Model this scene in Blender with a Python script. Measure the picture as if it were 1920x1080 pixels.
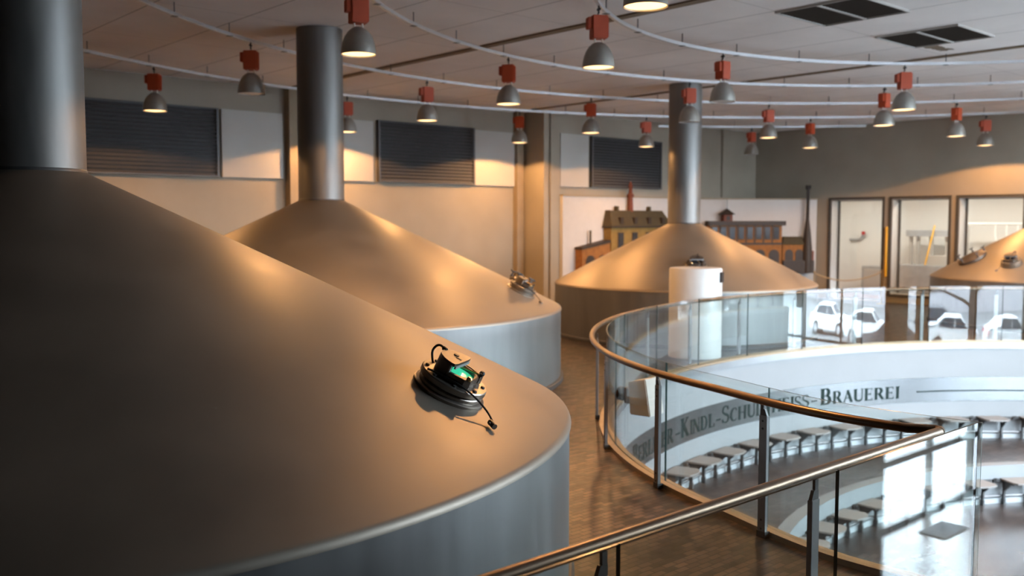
import bpy, bmesh, math, random
from mathutils import Vector, Matrix
from math import sin, cos, pi, radians, degrees, atan2, sqrt
random.seed(7)
S = bpy.context.scene
COL = S.collection
for o in list(bpy.data.objects):
    bpy.data.objects.remove(o)

# ------------------------------------------------------------------ camera
EYE = 2.43                      # eye height above the gallery floor (z = 0)
HEAD = radians(48.3)            # angle between the view axis and the back wall
cam_d = bpy.data.cameras.new('camera')
cam = bpy.data.objects.new('camera', cam_d); COL.objects.link(cam)
cam.location = (0, 0, EYE)
PITCH = math.atan(125 / 1773)
fw = Vector((cos(HEAD) * cos(PITCH), sin(HEAD) * cos(PITCH), -sin(PITCH)))
cam.rotation_euler = fw.to_track_quat('-Z', 'Y').to_euler()
cam_d.sensor_width = 36
cam_d.lens = 1773 / 1920 * 36
cam_d.clip_end = 300
cam_d.dof.use_dof = True
cam_d.dof.focus_distance = 5.6
cam_d.dof.aperture_fstop = 1.8
S.camera = cam

# ------------------------------------------------------------------ world, exposure
w = bpy.data.worlds.new('sky'); S.world = w; w.use_nodes = True
bg = w.node_tree.nodes['Background']
bg.inputs[0].default_value = (0.72, 0.86, 1.0, 1)
bg.inputs[1].default_value = 25.0
S.view_settings.view_transform = 'Standard'
S.view_settings.look = 'None'
S.view_settings.gamma = 1
S.view_settings.use_curve_mapping = False
S.view_settings.exposure = 0.88
try:
    S.cycles.use_denoising = True
    S.cycles.max_bounces = 12
    S.cycles.transparent_max_bounces = 24
    S.cycles.sample_clamp_indirect = 20
    S.cycles.caustics_reflective = False
    S.cycles.caustics_refractive = False
except Exception:
    pass
LAMP_W = 150.0                   # watts of a burning bell lamp
LAMP_COL = (1.0, 0.50, 0.18)

def portal(x0, x1, z0, z1, Y):
    d = bpy.data.lights.new('window_portal', 'AREA'); d.shape = 'RECTANGLE'
    d.size = x1 - x0; d.size_y = z1 - z0; d.cycles.is_portal = True
    o = bpy.data.objects.new('window_portal', d); COL.objects.link(o)
    o.location = ((x0 + x1) / 2, Y, (z0 + z1) / 2)
    o.rotation_euler = (radians(90), 0, 0)      # -Z of the light looks to +Y
    o.rotation_euler = Vector((0, 1, 0)).to_track_quat('-Z', 'Z').to_euler()

# ------------------------------------------------------------------ materials
def mat(name, col, rough=0.6, metal=0.0, noise=0.0, nscale=6.0, bump=0.0, emit=None, estr=0.0, spec=None, stretch=None, rvar=0.0, aniso=0.0):
    m = bpy.data.materials.new(name); m.use_nodes = True
    nt = m.node_tree; b = nt.nodes['Principled BSDF']
    b.inputs['Base Color'].default_value = (*col, 1)
    b.inputs['Roughness'].default_value = rough
    b.inputs['Metallic'].default_value = metal
    if spec is not None: b.inputs['Specular IOR Level'].default_value = spec
    if aniso: b.inputs['Anisotropic'].default_value = aniso
    if emit:
        b.inputs['Emission Color'].default_value = (*emit, 1)
        b.inputs['Emission Strength'].default_value = estr
    tc = nt.nodes.new('ShaderNodeTexCoord')
    mp = nt.nodes.new('ShaderNodeMapping'); nt.links.new(tc.outputs['Object'], mp.inputs[0])
    if stretch: mp.inputs['Scale'].default_value = stretch
    n = nt.nodes.new('ShaderNodeTexNoise'); n.inputs['Scale'].default_value = nscale; n.inputs['Detail'].default_value = 5
    nt.links.new(mp.outputs[0], n.inputs['Vector'])
    if noise:
        r = nt.nodes.new('ShaderNodeMapRange'); r.inputs[1].default_value = .3; r.inputs[2].default_value = .7
        r.inputs[3].default_value = 1 - noise; r.inputs[4].default_value = 1 + noise * .6
        nt.links.new(n.outputs['Fac'], r.inputs[0])
        mx = nt.nodes.new('ShaderNodeVectorMath'); mx.operation = 'SCALE'
        mx.inputs[0].default_value = col; nt.links.new(r.outputs[0], mx.inputs['Scale'])
        nt.links.new(mx.outputs[0], b.inputs['Base Color'])
    if rvar:
        r2 = nt.nodes.new('ShaderNodeMapRange'); r2.inputs[1].default_value = .3; r2.inputs[2].default_value = .7
        r2.inputs[3].default_value = rough - rvar; r2.inputs[4].default_value = rough + rvar
        nt.links.new(n.outputs['Fac'], r2.inputs[0]); nt.links.new(r2.outputs[0], b.inputs['Roughness'])
    if bump:
        bp = nt.nodes.new('ShaderNodeBump'); bp.inputs['Strength'].default_value = bump; bp.inputs['Distance'].default_value = .02
        nt.links.new(n.outputs['Fac'], bp.inputs['Height']); nt.links.new(bp.outputs[0], b.inputs['Normal'])
    return m

def glass_mat(name, tint, ior=1.52):
    # thin clear glass: what is not mirrored by Fresnel passes straight through
    m = bpy.data.materials.new(name); m.use_nodes = True
    nt = m.node_tree; nt.nodes.remove(nt.nodes['Principled BSDF'])
    out = nt.nodes['Material Output']
    g = nt.nodes.new('ShaderNodeNewGeometry')
    io = nt.nodes.new('ShaderNodeMapRange'); io.inputs[3].default_value = ior; io.inputs[4].default_value = 1 / ior
    nt.links.new(g.outputs['Backfacing'], io.inputs[0])
    fr = nt.nodes.new('ShaderNodeFresnel'); nt.links.new(io.outputs[0], fr.inputs['IOR'])
    tr = nt.nodes.new('ShaderNodeBsdfTransparent'); tr.inputs[0].default_value = (*tint, 1)
    gl = nt.nodes.new('ShaderNodeBsdfGlossy'); gl.inputs['Roughness'].default_value = 0.0
    mx = nt.nodes.new('ShaderNodeMixShader')
    nt.links.new(fr.outputs[0], mx.inputs[0]); nt.links.new(tr.outputs[0], mx.inputs[1]); nt.links.new(gl.outputs[0], mx.inputs[2])
    nt.links.new(mx.outputs[0], out.inputs[0])
    return m

def brick_mat(name, c1, c2, mortar, scale, bw, rh, rough, rot=0.0, bump=.25, rv=1.0):
    m = bpy.data.materials.new(name); m.use_nodes = True
    nt = m.node_tree; b = nt.nodes['Principled BSDF']
    tc = nt.nodes.new('ShaderNodeTexCoord'); mp = nt.nodes.new('ShaderNodeMapping')
    mp.inputs['Rotation'].default_value = (0, 0, rot)
    nt.links.new(tc.outputs['Object'], mp.inputs[0])
    br = nt.nodes.new('ShaderNodeTexBrick')
    br.inputs['Color1'].default_value = (*c1, 1); br.inputs['Color2'].default_value = (*c2, 1); br.inputs['Mortar'].default_value = (*mortar, 1)
    br.inputs['Scale'].default_value = scale; br.inputs['Brick Width'].default_value = bw; br.inputs['Row Height'].default_value = rh
    br.inputs['Mortar Size'].default_value = .006; br.inputs['Bias'].default_value = -.15
    nt.links.new(mp.outputs[0], br.inputs['Vector'])
    n = nt.nodes.new('ShaderNodeTexNoise'); n.inputs['Scale'].default_value = 1.3; n.inputs['Detail'].default_value = 6
    nt.links.new(mp.outputs[0], n.inputs['Vector'])
    r = nt.nodes.new('ShaderNodeMapRange'); r.inputs[1].default_value = .3; r.inputs[2].default_value = .7; r.inputs[3].default_value = .65; r.inputs[4].default_value = 1.25
    nt.links.new(n.outputs['Fac'], r.inputs[0])
    mx = nt.nodes.new('ShaderNodeVectorMath'); mx.operation = 'SCALE'
    nt.links.new(br.outputs['Color'], mx.inputs[0]); nt.links.new(r.outputs[0], mx.inputs['Scale'])
    nt.links.new(mx.outputs[0], b.inputs['Base Color'])
    n2 = nt.nodes.new('ShaderNodeTexNoise'); n2.inputs['Scale'].default_value = 9; nt.links.new(mp.outputs[0], n2.inputs['Vector'])
    r2 = nt.nodes.new('ShaderNodeMapRange'); r2.inputs[1].default_value = .3; r2.inputs[2].default_value = .7
    r2.inputs[3].default_value = rough - .03 * rv; r2.inputs[4].default_value = rough + .04 * rv
    nt.links.new(n2.outputs['Fac'], r2.inputs[0]); nt.links.new(r2.outputs[0], b.inputs['Roughness'])
    bp = nt.nodes.new('ShaderNodeBump'); bp.inputs['Strength'].default_value = bump; bp.inputs['Distance'].default_value = .004; bp.invert = True
    nt.links.new(br.outputs['Fac'], bp.inputs['Height']); nt.links.new(bp.outputs[0], b.inputs['Normal'])
    return m

def ceiling_mat():
    m = mat('ceiling_plaster', (.88, .83, .79), .85, noise=.08, nscale=.8)
    nt = m.node_tree; b = nt.nodes['Principled BSDF']
    tc = nt.nodes.new('ShaderNodeTexCoord'); sp = nt.nodes.new('ShaderNodeSeparateXYZ'); nt.links.new(tc.outputs['Object'], sp.inputs[0])
    def line(out, off, per, half):
        a = nt.nodes.new('ShaderNodeMath'); a.operation = 'ADD'; a.inputs[1].default_value = off; nt.links.new(out, a.inputs[0])
        p = nt.nodes.new('ShaderNodeMath'); p.operation = 'PINGPONG'; p.inputs[1].default_value = per / 2; nt.links.new(a.outputs[0], p.inputs[0])
        l = nt.nodes.new('ShaderNodeMath'); l.operation = 'LESS_THAN'; l.inputs[1].default_value = half; nt.links.new(p.outputs[0], l.inputs[0])
        return l.outputs[0]
    la = line(sp.outputs[0], -10.39 + 134, 1.34, .010)
    lb = line(sp.outputs[1], -7.62 + 130, 2.60, .004)
    mxx = nt.nodes.new('ShaderNodeMath'); mxx.operation = 'MAXIMUM'; nt.links.new(la, mxx.inputs[0]); nt.links.new(lb, mxx.inputs[1])
    # torn patch of brown substrate beside the second vent
    def box(out, c, h):
        a = nt.nodes.new('ShaderNodeMath'); a.operation = 'SUBTRACT'; a.inputs[1].default_value = c; nt.links.new(out, a.inputs[0])
        ab = nt.nodes.new('ShaderNodeMath'); ab.operation = 'ABSOLUTE'; nt.links.new(a.outputs[0], ab.inputs[0])
        d = nt.nodes.new('ShaderNodeMath'); d.operation = 'DIVIDE'; d.inputs[1].default_value = h; nt.links.new(ab.outputs[0], d.inputs[0])
        return d.outputs[0]
    bx_, by_ = box(sp.outputs[0], 16.3, .45), box(sp.outputs[1], 7.38, .17)
    mm = nt.nodes.new('ShaderNodeMath'); mm.operation = 'MAXIMUM'; nt.links.new(bx_, mm.inputs[0]); nt.links.new(by_, mm.inputs[1])
    nz = nt.nodes.new('ShaderNodeTexNoise'); nz.inputs['Scale'].default_value = 7; nt.links.new(tc.outputs['Object'], nz.inputs['Vector'])
    ad = nt.nodes.new('ShaderNodeMath'); ad.operation = 'ADD'; nt.links.new(mm.outputs[0], ad.inputs[0]); nt.links.new(nz.outputs['Fac'], ad.inputs[1])
    st = nt.nodes.new('ShaderNodeMath'); st.operation = 'LESS_THAN'; st.inputs[1].default_value = 1.18; nt.links.new(ad.outputs[0], st.inputs[0])
    prev = b.inputs['Base Color'].links[0].from_socket
    def mix(fac, a, colr):
        x = nt.nodes.new('ShaderNodeMix'); x.data_type = 'RGBA'
        nt.links.new(fac, x.inputs[0]); nt.links.new(a, x.inputs[6]); x.inputs[7].default_value = (*colr, 1); return x.outputs[2]
    c = mix(mxx.outputs[0], prev, (.36, .33, .30)); c = mix(st.outputs[0], c, (.20, .15, .10))
    nt.links.new(c, b.inputs['Base Color'])
    return m

M = {}
M['steel'] = mat('satin_steel', (.255, .215, .175), .48, .68, noise=.10, nscale=1.6, rvar=.05)
M['steel_wall'] = mat('brushed_steel_side', (.185, .185, .184), .46, .75, noise=.16, nscale=2.2, stretch=(2.2, 2.2, .35), rvar=.06)
M['steel_pipe'] = mat('rolled_steel_pipe', (.21, .20, .19), .5, .7, noise=.16, nscale=2.5, stretch=(3, 3, .35), rvar=.07)
M['plaster'] = mat('beige_plaster', (.345, .298, .235), .9, noise=.07, nscale=1.1)
M['panel'] = mat('white_panel', (.47, .445, .405), .75, noise=.03, nscale=2)
M['white'] = mat('white_paint', (.225, .23, .235), .6, noise=.03, nscale=1.5)
M['ceiling'] = ceiling_mat()
M['brown_strip'] = mat('brown_joint', (.20, .145, .09), .8, noise=.1)
M['dark_wall'] = mat('dark_brown_wall', (.07, .052, .038), .85, noise=.12, nscale=2)
M['brown_wall'] = mat('brown_tone', (.33, .26, .18), .85, noise=.12, nscale=2)
M['louvre'] = mat('anthracite_slats', (.085, .083, .085), .5, noise=.1)
M['grille'] = mat('dark_grille', (.05, .042, .034), .8, noise=.1, nscale=30)
M['black'] = mat('black_rubber', (.012, .011, .011), .55)
M['dark_steel'] = mat('dark_painted_steel', (.07, .067, .066), .45, .4, noise=.1, nscale=12)
M['post_steel'] = mat('grey_painted_steel', (.21, .20, .20), .42, .6, noise=.08, nscale=9)
M['bronze'] = mat('bronze_handrail', (.15, .098, .062), .34, .75)
M['kerb'] = mat('bronze_kerb', (.34, .25, .16), .42, .6, noise=.12, nscale=6)
M['fascia'] = mat('aluminium_fascia', (.34, .345, .35), .35, .8, noise=.08, nscale=3)
M['glass'] = glass_mat('clear_glass', (.94, .97, .96), 1.7)
M['glass_edge'] = mat('dark_glass_edge', (.03, .055, .05), .25)
M['window_glass'] = glass_mat('window_glass', (.97, .985, .98))
M['tile'] = brick_mat('brown_clinker', (.016, .011, .008), (.118, .070, .046), (.010, .008, .006), 1, .125, .058, .36)
M['tile_low'] = brick_mat('dark_clinker', (.052, .041, .037), (.088, .070, .062), (.03, .026, .025), 1, .24, .11, .27, 0.0, .0, 0.0)
M['tile_tier'] = brick_mat('tier_clinker', (.052, .041, .037), (.088, .070, .062), (.03, .026, .025), 1, .24, .11, .42, 0.0, .1)
for k_, v_ in (('tile_low', .5), ('tile', .28), ('tile_tier', .35)):
    M[k_].node_tree.nodes['Principled BSDF'].inputs['Specular IOR Level'].default_value = v_
M['track'] = mat('galvanised_track', (.60, .61, .62), .38, .75, noise=.06)
M['red'] = mat('red_orange_enamel', (.44, .058, .014), .6, noise=.08, nscale=12)
M['bell'] = mat('aluminium_bell', (.36, .345, .31), .45, .7, noise=.08, nscale=14)
M['bell_in'] = mat('white_reflector', (.85, .80, .70), .35)
M['lens_on'] = mat('glowing_lamp', (.9, .8, .6), .3, emit=(1.0, .58, .24), estr=1.7)
M['lens_off'] = mat('frosted_lamp', (.62, .60, .56), .25)
M['seat'] = mat('taupe_seat', (.22, .198, .182), .45, noise=.07, nscale=8)
M['strip'] = mat('stainless_strip', (.24, .25, .255), .25, .9, noise=.06, nscale=2)
M['letter'] = mat('dark_green_letter', (.008, .018, .016), .8, spec=.15)
M['display'] = mat('white_display_wall', (.52, .50, .48), .7, noise=.03)
M['drum'] = mat('white_drum', (.55, .545, .53), .45, noise=.03)
M['sight_body'] = mat('grey_cast_housing', (.12, .097, .08), .42, .65, noise=.15, nscale=30)
M['sight_steel'] = mat('flange_steel', (.26, .23, .20), .33, .85, noise=.12, nscale=20)
M['green_glass'] = mat('green_glow_glass', (.05, .45, .28), .12, emit=(.05, .62, .33), estr=.42)  # glow put into the glass itself, standing in for a lamp in the hood
M['brass'] = mat('brass', (.62, .42, .18), .28, .95)
M['chrome'] = mat('chrome', (.65, .65, .66), .15, 1.0)
M['yellow'] = mat('yellow_enamel', (.72, .37, .02), .45)
M['ochre'] = mat('ochre_render', (.22, .13, .03), .8, noise=.15, nscale=8)
M['orange'] = mat('orange_brick', (.27, .105, .022), .8, noise=.2, nscale=10)
M['redbrick'] = mat('red_brick', (.15, .045, .026), .8, noise=.2, nscale=14)
M['olive'] = mat('olive_roof', (.055, .040, .017), .75, noise=.15, nscale=9)
M['darkwood'] = mat('dark_brown_trim', (.030, .018, .011), .6, noise=.2, nscale=10)
M['pane'] = mat('model_window_pane', (.035, .038, .045), .15, noise=.3, nscale=15)
M['frame'] = mat('grey_window_frame', (.075, .07, .063), .5, .3)
M['jamb'] = mat('pale_metal_jamb', (.58, .56, .53), .4, .5)
M['room'] = mat('white_room_paint', (.78, .76, .72), .7)
M['machine'] = mat('grey_machine_paint', (.42, .43, .44), .45, .2, noise=.1)
M['redfloor'] = mat('red_tile_floor', (.32, .17, .14), .4)
M['rope'] = mat('tan_rope', (.48, .38, .24), .85)
M['hose'] = mat('white_hose', (.85, .84, .80), .4)
M['asphalt'] = mat('asphalt', (.17, .17, .175), .85, noise=.15, nscale=3)
M['paving'] = mat('pale_paving', (.36, .36, .37), .8, noise=.12, nscale=2)
M['far_wall'] = mat('pale_grey_render', (.36, .345, .36), .85, noise=.08, nscale=.4)
M['bark'] = mat('dark_bark', (.075, .055, .045), .9, noise=.3, nscale=6)
M['car_white'] = mat('white_car_paint', (.85, .86, .87), .25)
M['car_dark'] = mat('dark_car_paint', (.06, .062, .075), .22, .2)
M['car_glass'] = mat('car_window', (.05, .065, .08), .08)
M['tyre'] = mat('tyre', (.02, .02, .02), .8)
M['alloy'] = mat('alloy_wheel', (.5, .5, .52), .3, .8)
M['red_lamp'] = mat('red_tail_lamp', (.5, .02, .02), .3)
M['mat'] = mat('dark_entrance_mat', (.05, .055, .06), .9, noise=.2, nscale=40)

# ------------------------------------------------------------------ mesh helpers
class MB:
    def __init__(s): s.v = []; s.f = []
    def add(s, vs, fs):
        n = len(s.v); s.v += [Vector(v) for v in vs]; s.f += [tuple(i + n for i in f) for f in fs]; return s
    def box(s, x0, x1, y0, y1, z0, z1, mtx=None):
        vs = [Vector((x, y, z)) for z in (z0, z1) for (x, y) in ((x0, y0), (x1, y0), (x1, y1), (x0, y1))]
        if mtx: vs = [mtx @ v for v in vs]
        return s.add(vs, [(3, 2, 1, 0), (4, 5, 6, 7), (0, 1, 5, 4), (1, 2, 6, 5), (2, 3, 7, 6), (3, 0, 4, 7)])
    def prism(s, poly, z0, z1, mtx=None):          # polygon in xy, extruded in z
        n = len(poly); vs = [Vector((p[0], p[1], z)) for z in (z0, z1) for p in poly]
        if mtx: vs = [mtx @ v for v in vs]
        fs = [tuple(range(n - 1, -1, -1)), tuple(range(n, 2 * n))] + [(i, (i + 1) % n, (i + 1) % n + n, i + n) for i in range(n)]
        return s.add(vs, fs)
    def lathe(s, prof, seg=32, mtx=None, close=False):      # prof: (r, z) list
        n0 = len(prof); vs = []; fs = []
        for i in range(seg):
            a = 2 * pi * i / seg
            for r, z in prof: vs.append(Vector((r * cos(a), r * sin(a), z)))
        for i in range(seg):
            j = (i + 1) % seg
            for k in range(n0 - 1):
                fs.append((i * n0 + k, j * n0 + k, j * n0 + k + 1, i * n0 + k + 1))
        if prof[0][0] > 1e-6 and close: fs.append(tuple(i * n0 for i in range(seg - 1, -1, -1)))
        if prof[-1][0] > 1e-6 and close: fs.append(tuple(i * n0 + n0 - 1 for i in range(seg)))
        if mtx: vs = [mtx @ v for v in vs]
        return s.add(vs, fs)
    def tube(s, pts, r, seg=10, cap=True, up=None):
        pts = [Vector(p) for p in pts]; n = len(pts)
        rr = r if isinstance(r, (list, tuple)) else [r] * n
        t0 = (pts[1] - pts[0]).normalized()
        u = Vector((0, 0, 1)) if abs(t0.z) < .9 else Vector((1, 0, 0))
        u = (u - t0 * u.dot(t0)).normalized(); vs = []; fs = []
        for i, p in enumerate(pts):
            t = (pts[min(i + 1, n - 1)] - pts[max(i - 1, 0)]).normalized()
            u = (u - t * u.dot(t)); u.normalize(); v = t.cross(u)
            for k in range(seg):
                a = 2 * pi * k / seg; vs.append(p + (u * cos(a) + v * sin(a)) * rr[i])
        for i in range(n - 1):
            for k in range(seg):
                k2 = (k + 1) % seg; fs.append((i * seg + k, i * seg + k2, (i + 1) * seg + k2, (i + 1) * seg + k))
        if cap: fs += [tuple(range(seg - 1, -1, -1)), tuple(range((n - 1) * seg, n * seg))]
        return s.add(vs, fs)
    def ribbon(s, rings):               # list of equal-length closed sections, capped
        m = len(rings[0]); vs = [v for r in rings for v in r]; fs = []
        for i in range(len(rings) - 1):
            for k in range(m):
                k2 = (k + 1) % m; fs.append((i * m + k, i * m + k2, (i + 1) * m + k2, (i + 1) * m + k))
        fs += [tuple(range(m - 1, -1, -1)), tuple(range((len(rings) - 1) * m, len(rings) * m))]
        return s.add(vs, fs)
    def build(s, name, m, parent=None, sharp=35, bevel=0.0, edge=None):
        me = bpy.data.meshes.new(name)
        bm = bmesh.new(); vv = [bm.verts.new(v) for v in s.v]
        for f in s.f:
            try: bm.faces.new([vv[i] for i in f])
            except ValueError: pass
        bmesh.ops.remove_doubles(bm, verts=bm.verts, dist=1e-5)
        bmesh.ops.recalc_face_normals(bm, faces=bm.faces)
        if bevel: bmesh.ops.bevel(bm, geom=list(bm.edges), offset=bevel, segments=2, affect='EDGES', clamp_overlap=True)
        for f in bm.faces: f.smooth = True
        for e in bm.edges:
            e.smooth = len(e.link_faces) == 2 and e.calc_face_angle(0) < radians(sharp)
        bm.to_mesh(me); bm.free()
        me.materials.append(M[m])
        if edge:
            me.materials.append(M[edge])
            big = max(p.area for p in me.polygons)
            for p in me.polygons:
                if p.area < big * .2 or abs(p.normal.z) > .5: p.material_index = 1
        o = bpy.data.objects.new(name, me); COL.objects.link(o)
        if parent: o.parent = parent
        return o

def tag(o, label, cat, group=None, kind=None):
    o['label'] = label; o['category'] = cat
    if group: o['group'] = group
    if kind: o['kind'] = kind
    return o
def struct(o): o['kind'] = 'structure'; return o
def thing(name, label, cat, loc=(0, 0, 0), rot=None, group=None):
    o = bpy.data.objects.new(name, None); COL.objects.link(o); o.location = loc
    o.empty_display_size = .1
    if rot is not None: o.rotation_euler = rot
    return tag(o, label, cat, group)
def children(o): return [c for c in bpy.data.objects if c.parent is o]
def dup(o, parent=None):
    c = o.copy(); COL.objects.link(c)
    if parent: c.parent = parent
    for ch in children(o): dup(ch, c)
    return c
def rotx(M3): return M3.to_euler()

# ------------------------------------------------------------------ the oval well
CX, CY, EA, EB = 14.1, 3.4, 7.8, 6.41
YN = 2.49                                        # edge of the gallery above the lobby
T_L, T_R = 188.17, -8.17                          # where the oval meets that edge
def well(t, off=0.0):
    c = t - 168; k = 0 if c < 0 else min(c / 14, 1); k = k * k * (3 - 2 * k)
    a = radians(t); n = Vector((cos(a) / EA, sin(a) / EB)).normalized()
    return Vector((CX + EA * cos(a), CY + EB * sin(a))) + n * (off + .18 * k)
_tab = []; _s = 0; _p = None
for i in range(0, 1970):
    t = T_L - i * .1; q = well(t)
    if _p is not None: _s += (q - _p).length
    _tab.append((_s, t)); _p = q
def s_of(t):
    i = min(max(int(round((T_L - t) * 10)), 0), len(_tab) - 1); return _tab[i][0]
def t_of(s):
    lo, hi = 0, len(_tab) - 1
    while lo < hi - 1:
        m = (lo + hi) // 2
        if _tab[m][0] < s: lo = m
        else: hi = m
    f = (s - _tab[lo][0]) / max(_tab[hi][0] - _tab[lo][0], 1e-9)
    return _tab[lo][1] + (_tab[hi][1] - _tab[lo][1]) * f
def arc(t0, t1, n): return [t0 + (t1 - t0) * i / n for i in range(n + 1)]
def curved_slab(mb, t0, t1, o0, o1, z0, z1, n):
    rings = []
    for t in arc(t0, t1, n):
        a, b = well(t, o0), well(t, o1)
        rings.append([Vector((a.x, a.y, z0)), Vector((b.x, b.y, z0)), Vector((b.x, b.y, z1)), Vector((a.x, a.y, z1))])
    return mb.ribbon(rings)

ZC = 5.37; ZG = -2.60; ZT = -1.93                # ceiling, ground floor, seating tier
XL, XR, YB, YB2, YF = -3.0, 27.3, 19.2, 18.37, -2.1

# ------------------------------------------------------------------ structure
edge = [well(t) for t in arc(T_L, T_R, 120)]
edge[0].y = YN; edge[-1].y = YN
poly = [(XL, YN)] + [(p.x, p.y) for p in edge] + [(XR, YN), (XR, YB), (XL, YB)]
mb = MB(); mb.prism(poly, -.22, 0.0)
struct(mb.build('floor', 'tile'))
struct(MB().box(XL, XR, YF - .3, YB, ZG - .2, ZG).build('floor_lower', 'tile_low'))
mb = MB(); curved_slab(mb, 186, -6, -2.2, -.12, ZG - .02, ZT, 90); struct(mb.build('floor_tier', 'tile_tier'))
mb = MB(); curved_slab(mb, 186, -6, -2.24, -2.04, ZG - .02, ZT + .01, 90); struct(mb.build('wall_tier', 'white'))
mb = MB(); curved_slab(mb, T_L, T_R, -.12, .10, ZG - .02, -.06, 120); struct(mb.build('wall_well', 'white'))
mb = MB(); curved_slab(mb, T_L, T_R, -.145, -.12, -.115, .0, 120); struct(mb.build('trim_well', 'fascia'))
mb = MB(); curved_slab(mb, 186, -6, -.16, -.12, ZT, ZT + .09, 90); struct(mb.build('baseboard_tier', 'machine'))
mb = MB(); curved_slab(mb, 186, -6, -2.28, -2.24, ZG, ZG + .09, 90); struct(mb.build('baseboard_well', 'machine'))
mb = MB(); mb.box(XL, edge[0].x - .02, YN + .02, YN + .2, ZG - .02, -.22); struct(mb.build('wall_lobby', 'white'))
mb = MB(); mb.box(edge[-1].x + .02, XR, YN + .02, YN + .2, ZG - .02, -.22); struct(mb.build('wall_passage', 'white'))
struct(MB().box(XL - .3, XR + .3, YF - .3, YB + .3, ZC, ZC + .3).build('ceiling', 'ceiling'))
struct(MB().box(XL - .3, XL, YF - .3, YB + .3, ZG, ZC).build('wall_left', 'dark_wall'))
struct(MB().box(XL, 17.45, YB, YB + .3, ZG, ZC).build('wall_back', 'plaster'))
struct(MB().box(17.45, XR + .3, YB2, YB + .3, ZG, ZC).build('wall_back_right', 'plaster'))
# wall with the glazed openings (x = XR): door 13.89..15.59, windows 11.91..13.61 and 9.92..11.64
DOORS = [(13.89, 15.59, 0.0), (11.91, 13.61, .25), (9.92, 11.64, .25)]
mb = MB(); zt = 3.1
mb.box(XR, XR + .5, YF - .3, YB2, zt, ZC)
ys = [YF - .3] + [v for d in reversed(DOORS) for v in d[:2]] + [YB2]
for i in range(0, len(ys), 2): mb.box(XR, XR + .5, ys[i], ys[i + 1], 0.0, zt)
for d in DOORS:
    if d[2] > 0: mb.box(XR, XR + .5, d[0], d[1], 0, d[2])
mb.box(XR, XR + .3, YF - .3, YB2, ZG, 0.0)
struct(mb.build('wall_right', 'plaster'))
# street front: y = YF, openings with frames
OPEN = [(9.0, 13.4, .9, 4.6), (14.2, 19.1, ZG, 5.25), (19.62, 20.0, ZG, 5.25), (20.7, 26.4, ZG, 5.25)]
mb = MB(); x = XL - .3
for (x0, x1, z0, z1) in OPEN:
    mb.box(x, x0, YF - .3, YF, ZG, ZC); mb.box(x0, x1, YF - .3, YF, z1, ZC)
    if z0 > ZG: mb.box(x0, x1, YF - .3, YF, ZG, z0)
    x = x1
mb.box(x, XR + .3, YF - .3, YF, ZG, ZC)
struct(mb.build('wall_front', 'dark_wall'))
struct(MB().box(XL, 3.4, YF, YB, 4.86, 5.0).build('ceiling_bounce_block', 'dark_wall'))  # unseen dark soffit, added to keep ceiling bounce off the foreground kettle
struct(MB().box(2.0, 12.0, -1.12, -1.0, ZG, .85).build('wall_stair', 'dark_wall'))
for i, (x0, x1, z0, z1) in enumerate(OPEN):
    fr = MB(); gl = MB(); yy = YF - .15
    for (a, b) in ((x0, x0 + .06), (x1 - .06, x1)): fr.box(a, b, yy - .05, yy + .05, z0, z1)
    for (a, b) in ((z0, z0 + .07), (z1 - .07, z1)): fr.box(x0 + .06, x1 - .06, yy - .05, yy + .05, a, b)
    if x1 - x0 > 1:
        muls = {0: [10.5, 12.0], 1: [16.1, 17.75], 3: [22.6, 24.5]}[i]
        for xm in muls: fr.box(xm - .04, xm + .04, yy - .05, yy + .05, z0 + .07, z1 - .07)
        xs = [x0 + .06] + [v for xm in muls for v in (xm - .04, xm + .04)] + [x1 - .06]
        for zz in (-1.49, 1.6):
            if zz > z0:
                for k in range(0, len(xs), 2): fr.box(xs[k], xs[k + 1], yy - .05, yy + .05, zz - .05, zz + .05)
    o = struct(fr.build('window_%d' % (i + 4), 'frame'))
    MB().box(x0 + .03, x1 - .03, yy - .008, yy + .008, z0 + .03, z1 - .03).build('pane', 'window_glass', o)
    portal(x0, x1, z0, z1, YF - .32)
# ceiling joints
for i, (x0, x1, y0, y1) in enumerate(((10.31, 10.47, YF, YB), (17.05, 17.17, YF, YB2), (3.63, 3.75, YF, YB))):
    struct(MB().box(x0, x1, y0, y1, ZC - .025, ZC).build('trim_%d' % (i + 1), 'brown_strip'))
# piers on the back wall, the left brown one in place of a niche
struct(MB().box(10.34, 11.1, YB - .22, YB, 0, ZC).build('trim_4', 'brown_wall'))  # warm lamplight on the niche is put into this brown
struct(MB().box(17.16, 17.40, YB - .16, YB, 0, ZC).build('trim_5', 'brown_wall'))
struct(MB().box(17.45, 17.62, YB2 - .06, YB2, 0, ZC).box(17.70, 18.05, YB2 - .06, YB2, 0, ZC).build('trim_6', 'plaster'))
struct(MB().box(25.35, 25.75, YB2 - .08, YB2, 3.2, ZC).build('trim_7', 'plaster'))
# low white display wall, with its chamfered corner
mb = MB()
pl = [(18.05, YB2), (18.05, 18.2), (24.26, 18.16), (27.295, 16.07), (27.295, YB2)]
mb.prism(pl, 0, 3.11); struct(mb.build('wall_display', 'display'))
mb = MB(); mb.prism([(18.05, YB2 - .001), (18.05, 18.18), (24.25, 18.14), (27.29, 16.04), (27.29, YB2 - .001)], 3.11, 3.15); struct(mb.build('trim_8', 'brown_wall'))

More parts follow.
